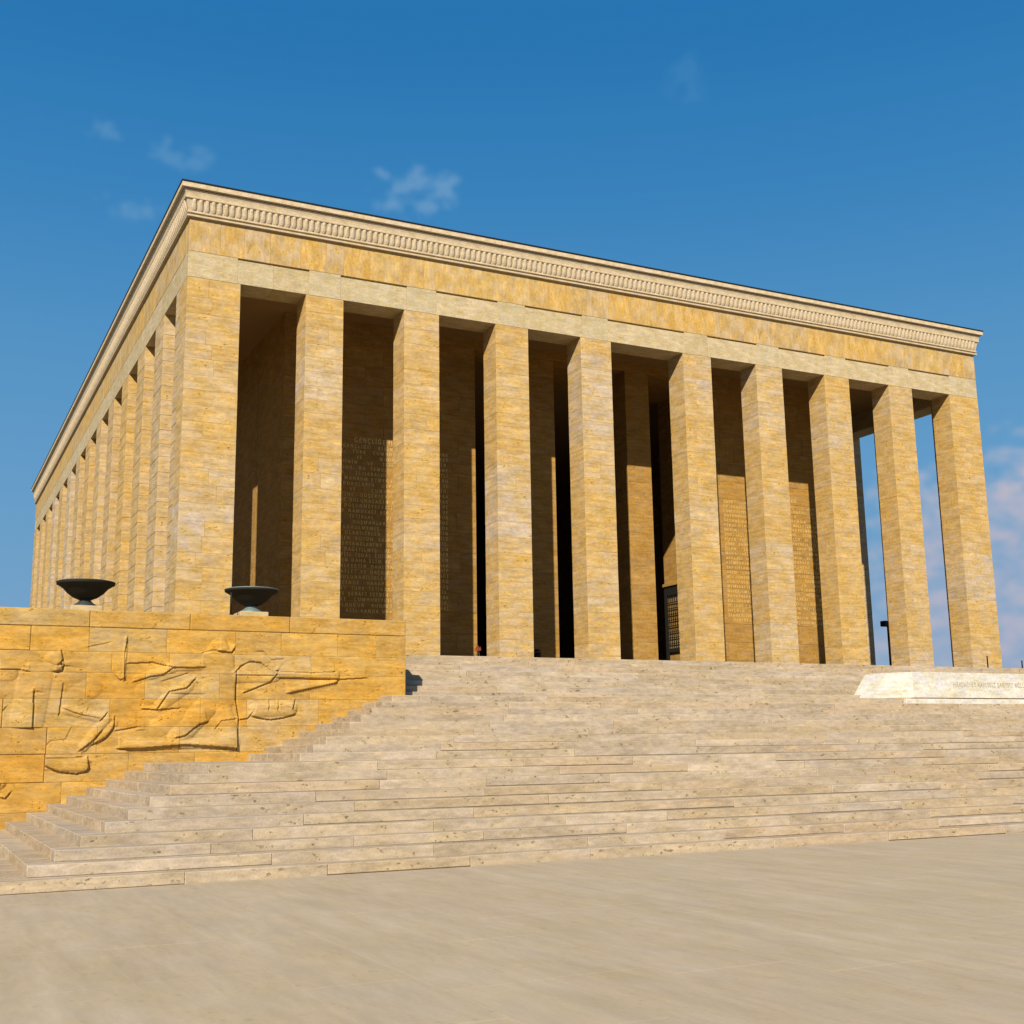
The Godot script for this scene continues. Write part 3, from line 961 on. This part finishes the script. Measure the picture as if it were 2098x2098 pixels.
func build_rostrum() -> void:
	var r := thing("rostrum", "low white marble rostrum with an engraved line on the stair landing", "rostrum")
	block("plinth", Vector3(15.55, 2.70, 18.2), Vector3(25.9, 2.838, 19.93), marble, r, 0.012)
	# body with oblique ends that slope down
	begin()
	var yb := 2.885
	var yt := 3.585
	var f := [Vector3(16.15, yb, 19.62), Vector3(25.45, yb, 19.62), Vector3(25.45, yt, 19.62), Vector3(16.15, yt, 19.62)]
	quad(f[0], f[1], f[2], f[3], Vector3(0, 0, 1))
	var la := Vector3(15.20, yb, 19.05)
	var lb := Vector3(15.75, yt, 19.05)
	var ra := Vector3(26.5, yb, 19.05)
	var rb := Vector3(25.9, yt, 19.05)
	quad(f[0], f[3], lb, la, Vector3(-1, 0, 0.6))
	quad(f[1], f[2], rb, ra, Vector3(1, 0, 0.6))
	var bl := Vector3(15.75, yt, 18.2)
	var br := Vector3(25.9, yt, 18.2)
	var bla := Vector3(15.20, yb, 18.2)
	var bra := Vector3(26.5, yb, 18.2)
	quad(f[3], f[2], rb, lb, Vector3.UP)
	quad(lb, rb, br, bl, Vector3.UP)
	quad(la, lb, bl, bla, Vector3(-1, 0.5, 0))
	quad(ra, rb, br, bra, Vector3(1, 0.5, 0))
	quad(bl, br, bra, bla, Vector3(0, 0, -1))
	quad(f[0], f[1], ra, la, Vector3.DOWN)
	quad(la, ra, bra, bla, Vector3.DOWN)
	put("body", commit(), marble, r)
	solid("foot", [[Vector3(15.75, 2.83, 18.2), Vector3(25.7, 2.89, 19.56)]], mortar, r)
	inscription(r, "HAKİMİYET KAYITSIZ ŞARTSIZ MİLLETİNDİR", 19.35, 3.345, 0.16, 0.0, 19.612, 1, mat(lin(0.34, 0.30, 0.23), 0.7))

func build_small() -> void:
	brazier("dark bronze bowl brazier on the relief wall, beside the open sky", Vector3(-5.36, COPING, 18.45), lin(0.05, 0.055, 0.055))
	brazier("bronze bowl brazier with greenish rim before the dark corner opening", Vector3(-1.89, COPING, 18.45), lin(0.16, 0.21, 0.20))
	var rod := thing("barrier_post", "short black post under the rim of the brazier before the dark opening", "post")
	rod.position = Vector3(-2.42, COPING, 18.8)
	put("shaft", lathe([Vector2(0.0, 0.01), Vector2(0.022, 0.01), Vector2(0.022, 0.5), Vector2(0.0, 0.51)], 12), dark_metal, rod)
	put("foot", lathe([Vector2(0.0, 0.0), Vector2(0.06, 0.0), Vector2(0.055, 0.02), Vector2(0.02, 0.03), Vector2(0.0, 0.03)], 16), dark_metal, rod)
	# lamp beyond the colonnade, seen between the last piers
	var lamp := thing("lamp_post", "dark lamp post with square head seen between the far piers", "lamp post")
	lamp.position = Vector3(45.78, TERRACE, -12.2)
	put("pole", lathe([Vector2(0.0, 0.0), Vector2(0.11, 0.0), Vector2(0.11, 0.9), Vector2(0.075, 1.0), Vector2(0.065, 4.85), Vector2(0.0, 4.85)], 14), dark_metal, lamp)
	put("head", block_mesh(Vector3(0.62, 0.34, 0.42), 0.03), dark_metal, lamp, Vector3(-0.27, 4.9, 0.15))
	for p in [[25.23, 0.56, "thin grey metal post standing before the end pier"], [26.92, 0.44, "thin grey metal post past the end pier, against the sky"]]:
		var post := thing("barrier_post", p[2], "post", "thin posts on the terrace edge")
		post.position = Vector3(p[0], TERRACE, 14.0)
		put("shaft", lathe([Vector2(0.0, 0.02), Vector2(0.024, 0.02), Vector2(0.022, p[1] - 0.03), Vector2(0.034, p[1] - 0.02), Vector2(0.02, p[1]), Vector2(0.0, p[1])], 12), dark_metal, post)
		put("foot", lathe([Vector2(0.0, 0.0), Vector2(0.12, 0.0), Vector2(0.11, 0.03), Vector2(0.03, 0.045), Vector2(0.0, 0.045)], 20), dark_metal, post)
	build_rostrum()
	# wreath on an easel at the foot of the inscription wall
	var wr := thing("flower_stand", "small dark red bunch of flowers on a stand behind the third opening", "flowers")
	wr.position = Vector3(13.48, FLOOR, -3.0)
	var petals := mat(lin(0.20, 0.045, 0.02), 0.8)
	begin()
	for k in 34:
		var a := rng.randf() * TAU
		var rad := sqrt(rng.randf()) * 0.15
		var c := Vector3(cos(a) * rad, 1.0 + sin(a) * rad * 0.8, 0.06 + jit(0.04))
		var s := 0.035 + jit(0.008)
		var ring_ := []
		for q in 5:
			var b := TAU * q / 5.0
			ring_.append(c + Vector3(cos(b) * s, sin(b) * s, 0.0))
		for q in 5:
			tri(ring_[q], ring_[(q + 1) % 5], c + Vector3(0, 0, 0.05), Vector3(0, 0.2, 1).normalized())
			tri(ring_[q], ring_[(q + 1) % 5], c - Vector3(0, 0, 0.03), Vector3(0, 0, -1))
	put("flowers", commit(), petals, wr)
	begin()
	for e in [[Vector3(-0.22, 0, 0.1), Vector3(0, 1.1, 0)], [Vector3(0.22, 0, 0.1), Vector3(0, 1.1, 0)], [Vector3(0, 0, -0.35), Vector3(0, 1.1, 0)]]:
		var d: Vector3 = (e[1] - e[0]).normalized()
		var u: Vector3 = d.cross(Vector3(0.3, 0.1, 1)).normalized() * 0.015
		var w: Vector3 = d.cross(u)
		for q in [[u, w], [w, -u], [-u, -w], [-w, u]]:
			quad(e[0] + q[0], e[0] + q[1], e[1] + q[1], e[1] + q[0], q[0] + q[1])
	put("easel", commit(), mat(lin(0.12, 0.07, 0.04)), wr)
	var bin_ := thing("litter_bin", "small dark bin standing behind the fourth opening", "bin")
	bin_.position = Vector3(16.35, FLOOR, -3.0)
	put("drum", lathe([Vector2(0.0, 0.0), Vector2(0.17, 0.0), Vector2(0.19, 0.92), Vector2(0.16, 0.92), Vector2(0.15, 0.1), Vector2(0.0, 0.1)], 20), dark_metal, bin_)
	put("lid", lathe([Vector2(0.0, 1.06), Vector2(0.1, 1.05), Vector2(0.2, 0.99), Vector2(0.2, 0.965), Vector2(0.0, 0.965)], 20), dark_metal, bin_)

func _ready() -> void:
	rng.seed = 20240611
	var cam := Camera3D.new()
	cam.name = "camera"
	cam.position = Vector3(-8.565, 1.65, 44.707)
	cam.rotation = Vector3(0.1938, -0.4630, -0.01536)
	cam.fov = 45.82
	cam.near = 0.1
	cam.far = 8000.0
	add_child(cam)
	cam.current = true
	var env := Environment.new()
	env.background_mode = Environment.BG_SKY
	var sky := Sky.new()
	sky.sky_material = make_sky()
	env.sky = sky
	env.ambient_light_source = Environment.AMBIENT_SOURCE_SKY
	env.tonemap_mode = Environment.TONE_MAPPER_LINEAR
	env.tonemap_exposure = EXPOSURE
	env.sdfgi_enabled = true
	env.ssao_enabled = true
	env.ssil_enabled = true
	var we := WorldEnvironment.new()
	we.name = "environment"
	we.environment = env
	add_child(we)
	var sun := DirectionalLight3D.new()
	sun.name = "sun"
	sun.light_energy = 1.25
	sun.light_color = Color(1.0, 0.95, 0.86)
	sun.light_angular_distance = 0.5
	sun.shadow_enabled = true
	sun.basis = Basis.looking_at(Vector3(0.75, -0.85, -1.0).normalized())
	add_child(sun)
	make_materials()
	build_ground()
	build_stairs()
	build_relief_wall()
	build_hall()
	build_small()
